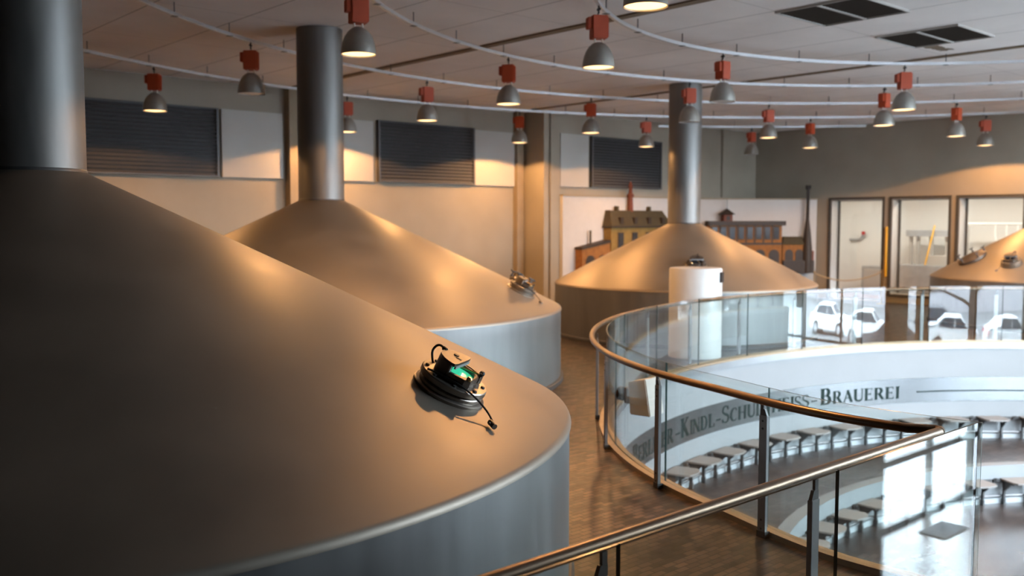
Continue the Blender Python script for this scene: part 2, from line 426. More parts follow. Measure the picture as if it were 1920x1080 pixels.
# openings in the right wall
def opening(name, y0, y1, z0, door):
    fr = MB(); w_ = .07
    fr.box(XR - .03, XR + .03, y0 - w_, y0, z0, zt + w_); fr.box(XR - .03, XR + .03, y1, y1 + w_, z0, zt + w_)
    fr.box(XR - .03, XR + .03, y0, y1, zt, zt + w_)
    if z0 > 0: fr.box(XR - .05, XR + .03, y0 - w_, y1 + w_, z0 - .06, z0)
    o = struct(fr.build(name, 'frame'))
    jb = MB(); jb.box(XR + .03, XR + .42, y0, y0 + .02, z0, zt); jb.box(XR + .03, XR + .42, y1 - .02, y1, z0, zt); jb.box(XR + .03, XR + .42, y0 + .02, y1 - .02, zt - .02, zt)
    if z0 > 0: jb.box(XR + .03, XR + .42, y0 + .02, y1 - .02, z0, z0 + .02)
    jb.build('jamb', 'jamb', o)
    MB().box(XR + .44, XR + .455, y0 + .05, y1 - .05, z0 + .03, zt - .03).build('pane', 'window_glass', o)
    s = MB(); s.box(XR + .42, XR + .48, y1 - .07, y1, z0, zt); s.box(XR + .42, XR + .48, y0, y0 + .06, z0, zt); s.box(XR + .42, XR + .48, y0 + .06, y1 - .07, zt - .04, zt); s.box(XR + .42, XR + .48, y0 + .06, y1 - .07, z0, z0 + .04)
    s.build('sash', 'frame', o)
for nm, (y0, y1, z0) in zip(('door_1', 'window_1', 'window_2'), DOORS): opening(nm, y0, y1, z0, nm == 'door_1')

# room behind that wall
struct(MB().box(XR + .5, 31.2, 7.5, 17.8, -.15, 0).build('floor_side_room', 'redfloor'))
struct(MB().box(31.0, 31.2, 7.5, 17.8, 0, 3.7).build('wall_side_room', 'room'))
struct(MB().box(XR + .5, 31.2, 17.6, 17.8, 0, 3.7).build('wall_side_room_left', 'room'))
struct(MB().box(XR + .5, 31.2, 7.3, 7.5, -.15, 3.7).build('wall_side_room_right', 'room'))
struct(MB().box(XR + .5, 31.2, 7.3, 17.8, 3.7, 3.85).build('ceiling_side_room', 'room'))
for i, (yy, ee) in enumerate(((16.2, 40), (12.6, 65), (9.6, 65))):
    d = bpy.data.lights.new('ceiling_tube', 'AREA'); d.shape = 'RECTANGLE'; d.size = .3; d.size_y = 1.6; d.energy = ee; d.color = (1, .94, .85)
    o = bpy.data.objects.new('ceiling_tube', d); COL.objects.link(o); o.location = (28.6, yy, 3.64)

# ------------------------------------------------------------------ brew kettles
def kettle(label, cx, cy, R, zr, ztop, rc=.35, zend=5.365):
    t = thing('brew_kettle', label, 'kettle', (cx, cy, 0), group='brew kettles')
    MB().lathe([(R + .002, 0), (R + .04, 0), (R + .04, .06), (R + .02, .08), (R + .002, .08)], 160).build('base_ring', 'dark_steel', t)
    k = .045
    MB().lathe([(R, 0), (R, zr - k)], 160).build('side_wall', 'steel_wall', t)
    # rolled lip, straight cone, flare up to the pipe
    sl = atan2(ztop - zr, R - rc)
    prof = []
    for i in range(9):
        a = -pi * 0 + (pi / 2 - sl) * i / 8
        prof.append((R - k + (k + .012) * cos(a), zr - k + (k + .012) * sin(a)))
    r0, z0 = prof[-1]
    rf = rc + .10
    tn = (ztop - z0) / (r0 - rc); zf = z0 + (r0 - rf) * tn
    for i in range(1, 21):
        f = i / 20; prof.append((r0 + (rf - r0) * f, z0 + (zf - z0) * f + .012 * sin(pi * f)))
    for i in range(1, 9):
        f = i / 8; r_ = rf + (rc + .004 - rf) * f
        prof.append((r_, zf + (ztop - zf) * (f * .8 + .2 * f ** 2.4)))
    MB().lathe([(R, zr - k), (R + .012, zr - k)] + prof[0:], 160).build('dome', 'steel', t, sharp=50)
    p = MB().lathe([(rc, ztop - .06), (rc, zend)], 64).build('vapour_pipe', 'steel_pipe', t)
    MB().lathe([(rc + .001, ztop - .02), (rc + .005, ztop - .015), (rc + .005, ztop + .012), (rc + .001, ztop + .02)], 64).build('collar', 'dark_steel', p)
    return t
def cone_point(K, r, ang):
    cx, cy, R, zr, ztop = K; rc = .35; k = .045
    sl = atan2(ztop - zr, R - rc); r0 = R - k + (k + .012) * sin(sl); z0 = zr - k + (k + .012) * cos(sl); rf = rc + .10
    f = (r0 - r) / (r0 - rf); tn = (ztop - z0) / (r0 - rc); z = z0 + (r0 - rf) * tn * f + .012 * sin(pi * f)
    a = radians(ang); p = Vector((cx + r * cos(a), cy + r * sin(a), z))
    n = Vector((sin(sl) * cos(a), sin(sl) * sin(a), cos(sl))); d = Vector((cos(sl) * cos(a), cos(sl) * sin(a), -sin(sl)))
    v = n.cross(d)
    return p, Matrix((d, v, n)).transposed()
K1 = (1.87, 7.04, 3.68, 1.12, 2.765); K2 = (7.61, 12.99, 3.72, 1.12, 2.75); K3 = (16.5, 12.9, 2.8, 1.12, 2.38); K4 = (24.45, 8.36, 2.5, 1.12, 2.33)
kettle('huge steel brew kettle filling the left foreground', *K1, .35, 4.855)
kettle('big steel brew kettle behind the foreground one, by the louvres of the back wall', *K2)
kettle('smaller steel brew kettle in front of the white wall with the building reliefs', *K3)
kettle('steel brew kettle at right edge before the glazed openings', *K4)

# ------------------------------------------------------------------ sight glass with lamp, built in its own frame: x down the slope, z out of the cone
def sight_glass(label, K, r, ang):
    p, rot = cone_point(K, r, ang)
    t = thing('sight_glass', label, 'sight glass', p, rot.to_euler(), 'sight glasses on the kettles')
    MB().lathe([(0, -.02), (.225, -.02), (.225, .012), (.215, .02), (.20, .022), (.20, .04), (.193, .048), (.18, .05), (0, .05)], 56).build('weld_ring', 'sight_steel', t)
    f = MB().lathe([(0, .05), (.185, .05), (.205, .056), (.208, .062), (.208, .088), (.203, .094), (0, .094)], 56).build('flange', 'sight_steel', t)
    for k in range(8):
        a = 2 * pi * (k + .5) / 8
        m = Matrix.Translation((.178 * cos(a), .178 * sin(a), .092))
        MB().lathe([(0, 0), (.013, 0), (.013, .010), (.008, .013), (0, .013)], 6, m).build('bolt', 'dark_steel', f)
    # lower lip of the housing
    h = MB().lathe([(.105, .094), (.132, .094), (.132, .112), (.126, .116), (.132, .121), (.132, .142), (.126, .146), (.112, .146), (.105, .140), (.105, .094)], 48).build('housing_ring', 'sight_body', t)
    MB().lathe([(0, .112), (.104, .112), (.104, .122), (0, .126)], 40).build('glass_disc', 'green_glass', h)
    # hood on the upslope half: thick shell, flat open mouth facing down the slope
    hd = MB(); N = 20; a0, a1 = radians(96), radians(264)
    outer = [(.136 * cos(a0 + (a1 - a0) * i / N), .136 * sin(a0 + (a1 - a0) * i / N)) for i in range(N + 1)]
    inner = [(.112 * cos(a0 + (a1 - a0) * i / N), .112 * sin(a0 + (a1 - a0) * i / N)) for i in range(N, -1, -1)]
    hd.prism(outer + inner, .100, .186)
    top = outer + [(.006, -.130), (.012, -.09), (.012, .09), (.006, .130)]
    hd.prism([(x * .99, y * .99) for x, y in top], .184, .202)
    hood = hd.build('lamp_hood', 'sight_body', t, sharp=30)
    MB().prism([(-.016, -.137), (-.006, -.137), (-.006, -.108), (-.016, -.108)], .10, .186).prism([(-.016, .108), (-.006, .108), (-.006, .137), (-.016, .137)], .10, .186).prism([(.004, -.112), (.014, -.112), (.014, .112), (.004, .112)], .168, .186).build('hood_visor', 'machine', hood)
    MB().prism([(.108 * cos(a0 + (a1 - a0) * i / N), .108 * sin(a0 + (a1 - a0) * i / N)) for i in range(N + 1)], .166, .172).build('lamp_reflector', 'jamb', hood)
    zt_ = .218
    MB().lathe([(0, .202), (.017, .202), (.017, .208), (0, .210)], 12, Matrix.Translation((-.055, .03, 0))).build('switch', 'black', hood)
    MB().box(-.04, -.005, -.012, .0, .202, .2055).build('rating_plate', 'black', hood)
    # wiper rod lying across the mouth and the side skirts
    MB().tube([(-.02, .01, .160), (.125, .045, .166)], .0055, 8).build('wiper_rod', 'brass', t)
    MB().tube([(.118, .044, .166), (.136, .050, .166)], .012, 10).build('wiper_knob', 'black', t)
    MB().tube([(-.03, .008, .160), (-.014, .012, .160)], .010, 10).build('wiper_socket', 'black', t)
    for s in (-1, 1):
        c = MB(); c.prism([(.0, s * .130), (.0, s * .150), (.10, s * .135), (.13, s * .105), (.12, s * .085), (.085, s * .105), (.03, s * .13)][::s], .098, .150)
        cl = c.build('side_clamp', 'sight_body', t)
        m = Matrix.Translation((.115, s * .108, .150))
        MB().lathe([(0, 0), (.016, 0), (.018, .012), (.012, .022), (0, .024)], 12, m).build('clamp_nut', 'brass' if s < 0 else 'black', cl)
    # supply cable behind the hood and wiper cord trailing down the slope
    cb = [(-.132, .03, .20), (-.175, .04, .205), (-.20, .045, .185), (-.205, .04, .15), (-.185, .03, .115), (-.165, .02, .094)]
    MB().tube(smooth(cb, 6), .0075, 8).build('cable', 'black', t)
    MB().tube([(-.125, .028, .2), (-.15, .034, .202)], .013, 10).build('cable_gland', 'black', t)
    cd = [(-.13, -.14, .10), (-.02, -.155, .115), (.10, -.15, .112), (.20, -.135, .09), (.29, -.13, .055), (.345, -.155, .034), (.365, -.18, .028)]
    MB().tube(smooth(cd, 6), .006, 8).build('wiper_cord', 'black', t)
    pg = MB(); pg.tube([(.345, -.165, .02), (.39, -.20, .02)], .017, 12); pg.tube([(.352, -.20, .02), (.372, -.165, .022)], .009, 8)
    pg.build('cord_weight', 'sight_body', t)
    return t
def smooth(pts, n):
    pts = [Vector(p) for p in pts]; out = []
    q = [pts[0] * 2 - pts[1]] + pts + [pts[-1] * 2 - pts[-2]]
    for i in range(1, len(q) - 2):
        for k in range(n):
            u = k / n; a, b, c, d = q[i - 1], q[i], q[i + 1], q[i + 2]
            out.append(.5 * ((2 * b) + (c - a) * u + (2 * a - 5 * b + 4 * c - d) * u * u + (3 * b - a - 3 * c + d) * u ** 3))
    out.append(pts[-1]); return out
sg = sight_glass('lit green sight glass with lamp hood on the foreground kettle', K1, 3.06, -59.7)
for (lab, K, r, ang) in (('small sight glass near the lower edge of the kettle behind the foreground one', K2, 3.17, -54.5),
                         ('dark sight glass on the kettle at the right edge', K4, 1.85, 178),
                         ('dark sight glass just above the top of the white drum', K3, 2.02, -135)):
    c = dup(sg); p, rot = cone_point(K, r, ang); c.location = p; c.rotation_euler = rot.to_euler(); c['label'] = lab
    for h_ in children(c):
        for g_ in children(h_):
            if g_.name.startswith('glass_disc'): g_.material_slots[0].link = 'OBJECT'; g_.material_slots[0].material = M['pane']
# hatch covers seen edge-on at the silhouettes
def hatch(label, K, r, ang, rad):
    p, rot = cone_point(K, r, ang)
    t = thing('hatch_cover', label, 'hatch', p, rot.to_euler())
    MB().lathe([(0, -.02), (rad, -.02), (rad, .05), (rad * .96, .06), (rad * .5, .10), (0, .115)], 40).build('lid', 'sight_body', t)
    for k in range(5):
        a = 2 * pi * k / 5 + .3; m = Matrix.Translation((rad * .92 * cos(a), rad * .92 * sin(a), .05))
        b = MB().lathe([(0, 0), (.022, 0), (.022, .05), (.013, .05), (.013, .11), (0, .11)], 10, m)
        b.tube([m @ Vector((-.05, 0, .115)), m @ Vector((0, 0, .10)), m @ Vector((.05, 0, .115))], [.012, .018, .012], 8)
        b.build('wing_nut', 'dark_steel', t)
hatch('round hatch with wing nuts on left flank of the kettle at the right edge', K4, 1.75, 140, .33)
hatch('small hatch on the far right flank of the kettle behind the foreground one', K2, 3.15, -30, .2)

# ------------------------------------------------------------------ lamp tracks and bell lamps
LCX, LCY, ZTRK = 12.45, 3.35, 5.21
def ring_pts(r, a0, a1, z):
    n = max(8, int(abs(a1 - a0) * r / 20)); out = []
    for i in range(n + 1):
        a = radians(a0 + (a1 - a0) * i / n); out.append((LCX + r * cos(a), LCY + r * sin(a), z))
    return out
def track(label, r, a0, a1):
    t = thing('lamp_track', label, 'lamp track', (0, 0, 0), group='curved lamp tracks')
    rr = []
    for p in ring_pts(r, a0, a1, ZTRK):
        n = Vector((p[0] - LCX, p[1] - LCY, 0)).normalized(); p = Vector(p); u = Vector((0, 0, 1))
        rr.append([p - n * .022 - u * .03, p + n * .022 - u * .03, p + n * .022 + u * .02, p - n * .022 + u * .02])
    MB().ribbon(rr).build('rail', 'track', t)
    L = radians(a1 - a0) * r; n = int(L / 1.35)
    for k in range(n):
        a = radians(a0 + (a1 - a0) * (k + .5) / n); x, y = LCX + r * cos(a), LCY + r * sin(a)
        h = MB(); h.tube([(x, y, ZTRK + .03), (x, y, ZC)], .008, 6); h.box(x - .04, x + .04, y - .04, y + .04, ZTRK - .035, ZTRK - .03)
        h.build('hanger', 'dark_steel', t)
RA, RB, RC, RD, RE = 6.15, 8.9, 11.8, 14.85, 17.35
track('innermost curved lamp track above the well', RA, -40, 215)
track('second curved lamp track outward from the well', RB, -35, 160)
track('third curved lamp track, in front of the middle kettle pipe', RC, -25, 138)
track('fourth curved lamp track close under the back wall', RD, 4, 127)
track('short outermost lamp track stub in the far right corner', RE, 37.5, 57.5)

def bell_lamp():
    t = thing('bell_lamp', '', 'lamp', (0, 0, 0), group='bell lamps on the curved tracks')
    h = MB(); h.tube([(0, 0, 0), (0, 0, -.10)], .012, 8); h.tube([(0, -.03, -.045), (0, .03, -.045)], .02, 8); h.tube([(0, 0, -.06), (0, .03, -.10), (0, .0, -.13)], .008, 6)
    h.build('hook', 'black', t)
    b = MB().box(-.10, .10, -.085, .085, -.42, -.13).build('ballast_box', 'red', t, bevel=.008)
    MB().box(-.155, -.1, -.06, .06, -.30, -.155).build('terminal_box', 'red', b, bevel=.006)
    fins = MB()
    for k in range(4): fins.box(.1, .112, -.07 + k * .04, -.058 + k * .04, -.40, -.15)
    fins.build('cooling_rib', 'red', b)
    for s in (-1, 1): MB().tube([(s * .05, 0, -.42), (s * .05, 0, -.495)], .012, 8).build('strut', 'bell_in', t)
    pr = [(.0, -.465), (.055, -.468), (.085, -.485), (.125, -.52), (.165, -.58), (.190, -.65), (.203, -.72), (.208, -.785)]
    MB().lathe(pr + [(.203, -.785)] + [(max(r - .006, 0), z - .004) for r, z in pr[::-1]][1:], 40).build('bell_shade', 'bell', t)
    MB().lathe([(.196, -.775), (.18, -.66), (.15, -.58), (.10, -.52), (0, -.50)], 32).build('reflector', 'bell_in', t)
    return t
BL = bell_lamp()
lens_on = MB().lathe([(0, -.79), (.10, -.785), (.196, -.768), (.196, -.762), (0, -.762)], 32).build('lens', 'lens_on')
lens_off = MB().lathe([(0, -.79), (.10, -.785), (.196, -.768), (.196, -.762), (0, -.762)], 32).build('lens', 'lens_off')
sp = bpy.data.lights.new('lamp_light', 'SPOT'); sp.energy = LAMP_W; sp.color = LAMP_COL; sp.spot_size = radians(156); sp.spot_blend = .06; sp.shadow_soft_size = .12
sp2 = sp.copy(); sp2.spot_size = radians(118); sp2.spot_blend = .7; sp2.energy = LAMP_W * .9
sp3 = sp.copy(); sp3.energy = LAMP_W * 1.6; sp4 = sp2.copy(); sp4.energy = LAMP_W * 1.8; sp5 = sp.copy(); sp5.energy = LAMP_W * 2.1
LAMPS = [  # ring radius, angle, burning, label
 (RA, 156.6, 2, 'lit bell lamp cut by the top edge of the picture'),
 (RA, 123.9, 1, 'big lit bell lamp on the innermost track, left of the ceiling vents'),
 (RA, 84.1, 0, 'unlit bell lamp on the innermost track, right of the third kettle pipe'),
 (RA, 49.5, 1, 'lit bell lamp furthest right on the innermost track'),
 (RB, 134.6, 1, 'largest lit bell lamp, just right of the second kettle pipe'),
 (RB, 101.5, 1, 'lit bell lamp hanging before the wall return, upper of two in line'),
 (RB, 71.8, 0, 'unlit bell lamp hanging in front of the third kettle pipe'),
 (RB, 44.5, 1, 'lit bell lamp just left of the furthest right one of the innermost track'),
 (RC, 118.4, 0, 'unlit bell lamp left of the second kettle pipe, near the ceiling'),
 (RC, 96.0, 1, 'lit bell lamp in front of the middle louvre'),
 (RC, 75.0, 1, 'lit bell lamp left of the right-hand louvre'),
 (RC, 53.2, 1, 'lit bell lamp overlapping a smaller unlit one, right of the third pipe'),
 (RC, 32.4, 1, 'lit bell lamp second from the right edge of the picture'),
 (RD, 113.2, 1, 'lit bell lamp in front of the left louvre'),
 (RD, 94.4, 3, 'lit bell lamp touching the right side of the second kettle pipe'),
 (RD, 75.9, 3, 'lit bell lamp before the wall return, lower of two in line'),
 (RD, 62.0, 1, 'lit bell lamp over the right-hand louvre'),
 (RD, 44.7, 1, 'lit bell lamp below the end of the short track stub'),
 (RD, 27.8, 3, 'lit bell lamp nearest the right edge of the picture'),
 (RE, 48.3, 0, 'small unlit bell lamp furthest back, on the short track stub'),
 # lamps of the same tracks beyond the frame
 (RB, 159, 0, 'unlit bell lamp right above the foreground kettle shoulder'),
 (RD, 126.5, 1, 'lit bell lamp over the gap between the two large kettles'),
 (RA, 187.0, 0, 'unlit bell lamp of the innermost track above the corner of the handrails'),
 (RA, 14.0, 1, 'lit bell lamp of innermost track beyond the right edge'),
 (RB, 14.5, 1, 'lit bell lamp of second track beyond the right edge'),
 (RC, 11.0, 1, 'lit bell lamp over the right flank of the right-hand kettle'),
 (RD, 10.8, 1, 'lit bell lamp next to the right wall beyond the edge'),
]
for i, (r, a, on, lab) in enumerate(LAMPS):
    o = BL if i == 0 else dup(BL)
    if i == 0:
        lamp_first = True
    r += .10 if lab.endswith('nearest the right edge of the picture') else 0
    o.location = (LCX + r * cos(radians(a)), LCY + r * sin(radians(a)), ZTRK - .03)
    o.rotation_euler = (0, 0, radians(-48.3 + 20 + 13 * ((i * 7) % 5 - 2)))
    o['label'] = lab
    LAMPS[i] = (o, on)
for o, on in LAMPS:
    l = (lens_on if on else lens_off).copy(); COL.objects.link(l); l.parent = o
    if on:
        for d in ((sp, sp2) if on == 1 else (sp3, sp4) if on == 2 else (sp5,)):
            lo = bpy.data.objects.new('lamp_light', d); COL.objects.link(lo); lo.parent = o; lo.location = (0, 0, -.80)
bpy.data.objects.remove(lens_on); bpy.data.objects.remove(lens_off)

# ------------------------------------------------------------------ louvres, panels, vents
def louvre(label, x0, x1, z0, z1, Y):
    t = thing('louvre', label, 'louvre', ((x0 + x1) / 2, Y, z0), group='dark louvres on the back wall')
    w_ = (x1 - x0) / 2; H = z1 - z0
    f = MB(); e = .05; d = .12
    f.box(-w_, -w_ + e, -d, 0, 0, H); f.box(w_ - e, w_, -d, 0, 0, H); f.box(-w_ + e, w_ - e, -d, 0, 0, e * .6); f.box(-w_ + e, w_ - e, -d, 0, H - e * .6, H)
    f.build('frame', 'louvre', t)
    n = 17; s = MB(); p = (H - e * 1.2) / n
    for k in range(n):
        z = e * .6 + k * p
        s.add([(-w_ + e, -.11, z), (w_ - e, -.11, z), (w_ - e, -.07, z + p * .68), (-w_ + e, -.07, z + p * .68), (-w_ + e, -.095, z), (w_ - e, -.095, z), (w_ - e, -.055, z + p * .68), (-w_ + e, -.055, z + p * .68)],
              [(0, 1, 2, 3), (7, 6, 5, 4), (0, 4, 5, 1), (2, 6, 7, 3), (0, 3, 7, 4), (1, 5, 6, 2)])
    s.build('slats', 'louvre', t)
    MB().box(-w_ + e, w_ - e, -.014, -.004, e * .6, H - e * .6).build('backing', 'black', t)
louvre('wide dark louvre at left behind the foreground kettle pipe', 5.8, 8.75, 3.36, 4.80, YB)
louvre('dark louvre in the middle of the back wall between two white panels', 12.75, 15.72, 3.38, 4.84, YB)
louvre('dark louvre above the ochre building relief', 19.25, 22.27, 3.38, 4.79, YB2)
for (lab, x0, x1, Y) in (('white wall panel right of the left louvre', 8.83, 10.26, YB), ('white wall panel left of the middle louvre', 11.2, 12.63, YB),
                         ('white wall panel right of the middle louvre', 15.76, 17.14, YB), ('white wall panel left of the right-hand louvre', 18.06, 19.15, YB2)):
    o = MB().box(-(x1 - x0) / 2, (x1 - x0) / 2, -.07, 0, 0, 1.43).build('wall_panel', 'panel', bevel=.005); o.location = ((x0 + x1) / 2, Y, 3.37)
    tag(o, lab, 'panel', 'white wall panels')
for (lab, x0, y0) in (('double dark ceiling vent nearer the camera', 11.75, 6.34), ('double dark ceiling vent beside the torn brown patch', 14.5, 6.28)):
    t = thing('ceiling_vent', lab, 'vent', (x0 + .67, y0 + .65, ZC), group='double ceiling vents')
    f = MB()
    for (a, b, c, d) in ((-.67, .67, -.65, -.63), (-.67, .67, .63, .65), (-.67, -.65, -.63, .63), (.65, .67, -.63, .63), (-.65, .65, -.02, .02)): f.box(a, b, c, d, -.03, 0)
    f.build('frame', 'panel', t)
    for (c, d) in ((-.63, -.02), (.02, .63)):
        g = MB(); g.box(-.65, .65, c, d, -.012, 0)
        for k in range(16): g.box(-.64 + k * .08, -.625 + k * .08, c + .01, d - .01, -.022, -.012)
        g.build('grille', 'grille', t)

# ------------------------------------------------------------------ balustrades
ZR = 1.075                                             # rail height
t_posts = [174.34, 161.55, 148.53, 135.78]
while t_posts[-1] > 0: t_posts.append(t_of(s_of(t_posts[-1]) + 1.55))
def rail_post(parent, p, n, dark=False):
    # flat bar standing on the walkway side of the glass; n points from the glass to the walkway
    tan = Vector((-n.y, n.x)); m = Matrix(((tan.x, n.x, 0, p.x), (tan.y, n.y, 0, p.y), (0, 0, 1, 0), (0, 0, 0, 1)))
    b = MB(); b.box(-.037, .037, .075, .105, -.02, .95, m)
    o = b.build('post', 'post_steel', parent, bevel=.002)
    k = MB()
    k.add([m @ Vector(v) for v in ((-.032, .08, .95), (.034, .08, .95), (.034, .10, .95), (-.032, .10, .95), (-.032, .08, 1.0), (.012, .08, 1.0), (.012, .10, 1.0), (-.032, .10, 1.0))],
          [(3, 2, 1, 0), (4, 5, 6, 7), (0, 1, 5, 4), (1, 2, 6, 5), (2, 3, 7, 6), (3, 0, 4, 7)])
    k.box(-.032, .0, .082, .098, .99, ZR - .02, m)
    k.build('bracket', 'dark_steel', o)
    sc = MB()
    for z in (.85, .91, .07, .14):
        q = m @ Vector((0, .105, z)); q2 = m @ Vector((0, .109, z)); sc.tube([q, q2], .009, 8)
    sc.build('screws', 'black', o)
    fo = MB(); fo.box(-.042, .042, .055, .108, .0, .05, m); fo.box(-.03, .03, .0, .056, .0, .03, m); fo.build('foot_clamp', 'dark_steel', o)
B1 = thing('glass_balustrade', 'curved glass balustrade with bronze handrail around the oval well', 'railing', (0, 0, 0))
rp = [Vector((*well(t, .125), ZR)) for t in arc(186.6, T_R, 200)]
corner = Vector((6.09, 2.66, ZR))
ts = [t for t in t_posts]
joints = [T_L] + [t - .6 for t in t_posts] + [T_R]
for a, b in zip(joints[:-1], joints[1:]):
    if a - b < .5: continue
    g = MB(); curved_slab(g, a - .03, b + .03, -.058, -.042, -.02, 1.14, max(4, int((a - b) / 1.2)))
    g.build('glass_pane', 'glass', B1, edge='glass_edge')
for t in t_posts:
    p = well(t, -.02); a = radians(t); n = Vector((cos(a) / EA, sin(a) / EB)).normalized(); rail_post(B1, p, n)
k = MB(); curved_slab(k, T_L - .3, T_R + .3, -.035, .03, -.10, .045, 140); k.build('kerb', 'kerb', B1)
k = MB(); curved_slab(k, T_L - .3, T_R + .3, -.115, -.065, -.10, .03, 140); k.build('inner_kerb', 'kerb', B1)
cr = [Vector((6.02, 2.665, ZR)), Vector((6.07, 2.70, ZR))]
MB().tube([corner + Vector((-.03, 0, 0)), corner + Vector((.012, .012, 0)), corner + Vector((.025, .05, 0))] + [q for q in rp if q.y > 2.80], .032, 14).build('handrail', 'bronze', B1)

B2 = thing('glass_balustrade', 'straight glass balustrade across the bottom with dark posts', 'railing', (0, 0, 0))
ex = well(T_L, -.05).x
jx = [-2.6, -.5, 1.13, 2.79, 4.49, ex - .03]
for a, b in zip(jx[:-1], jx[1:]): MB().box(a + .004, b - .004, YN - .008, YN + .008, -.10, 1.14).build('glass_pane', 'glass', B2, edge='glass_edge')
for xp in (1.1, 2.84, 4.50): rail_post(B2, Vector((xp, YN + .05)), Vector((0, 1)))
MB().box(-2.6, ex - .25, YN + .012, YN + .07, -.02, .045).build('kerb', 'kerb', B2)
MB().tube([(-2.6, 2.66, ZR), (2, 2.66, ZR), (4, 2.66, ZR), (6.055, 2.66, ZR)], .032, 14).build('handrail', 'bronze', B2)

# loudspeaker on the third post of the curved railing
t = thing('loudspeaker', 'pale box loudspeaker on a bracket inside the curved glass', 'loudspeaker', (7.51, 6.72, .60), (0, 0, radians(-82)))
MB().lathe([(0, 0), (.075, 0), (.075, .05), (.05, .06), (0, .06)], 24, Matrix.Rotation(radians(90), 4, 'Y') @ Matrix.Translation((0, 0, .02))).build('mount', 'darkwood', t)
MB().lathe([(0, -.09), (.045, -.09), (.045, .07), (0, .07)], 20, Matrix.Translation((.13, 0, 0))).build('swivel', 'post_steel', t)
MB().tube([(.15, 0, .02), (.22, 0, .02)], .018, 10).build('arm', 'post_steel', t)
bx = MB(); R_ = Matrix.Translation((.32, 0, .0)) @ Matrix.Rotation(radians(-8), 4, 'Y')
bx.add([R_ @ Vector(v) for v in ((-.12, -.12, -.17), (.14, -.14, -.20), (.14, .14, -.20), (-.12, .12, -.17), (-.10, -.12, .17), (.13, -.14, .19), (.13, .14, .19), (-.10, .12, .17))],
       [(3, 2, 1, 0), (4, 5, 6, 7), (0, 1, 5, 4), (1, 2, 6, 5), (2, 3, 7, 6), (3, 0, 4, 7)])
bx.build('cabinet', 'panel', t, bevel=.01)

# ------------------------------------------------------------------ white drum
t = thing('white_drum', 'white round drum between the third kettle and the curved glass', 'drum', (13.76, 10.48, 0))
MB().lathe([(0, 0), (.47, 0), (.47, 1.57), (.455, 1.60), (0, 1.60)], 64).build('body', 'drum', t)
a = Vector((cos(radians(-72)), sin(radians(-72))))
m = Matrix.Rotation(atan2(a.y, a.x), 4, 'Z')
MB().box(.44, .50, -.06, .06, 1.35, 1.53, m).build('junction_box', 'black', t)

# ------------------------------------------------------------------ inscription on the wall of the well
SB = thing('inscription_band', 'stainless band with dark green serif lettering around the white well wall', 'sign', (0, 0, 0))
mb = MB(); curved_slab(mb, 170, 5, -.135, -.12, -1.17, -.69, 110); mb.build('metal_band', 'strip', SB)
mb = MB(); curved_slab(mb, 55.6, 8, -.139, -.135, -.975, -.95, 50); mb.build('inlay_line', 'letter', SB)
def stroke(pts, ws):
    L = []; Rr = []
    for i, p in enumerate(pts):
        q0 = pts[max(i - 1, 0)]; q1 = pts[min(i + 1, len(pts) - 1)]
        d = Vector((q1[0] - q0[0], q1[1] - q0[1])).normalized(); n = Vector((-d.y, d.x)); w_ = ws[i] if isinstance(ws, list) else ws
        L.append(Vector(p) + n * w_ / 2); Rr.append(Vector(p) - n * w_ / 2)
    return [[L[i], Rr[i], Rr[i + 1], L[i + 1]] for i in range(len(pts) - 1)]
def rect(x0, x1, y0, y1): return [[Vector((x0, y0)), Vector((x1, y0)), Vector((x1, y1)), Vector((x0, y1))]]
TH, TN, SE, SH = .185, .065, .06, .04
def stem(x, w_=TH, top=True, bot=True):
    q = rect(x, x + w_, 0, 1)
    if bot: q += rect(x - SE, x + w_ + SE, 0, SH)
    if top: q += rect(x - SE, x + w_ + SE, 1 - SH, 1)
    return q
def bowl(x0, y0, y1, rx, n=12):
    pts = []; ws = []
    for i in range(n + 1):
        a = pi / 2 - pi * i / n; pts.append((x0 + (rx - TH / 2) * cos(a), (y0 + y1) / 2 + ((y1 - y0) / 2 - TN / 2) * sin(a))); ws.append(TN + (TH - TN) * cos(a))
    return stroke(pts, ws)
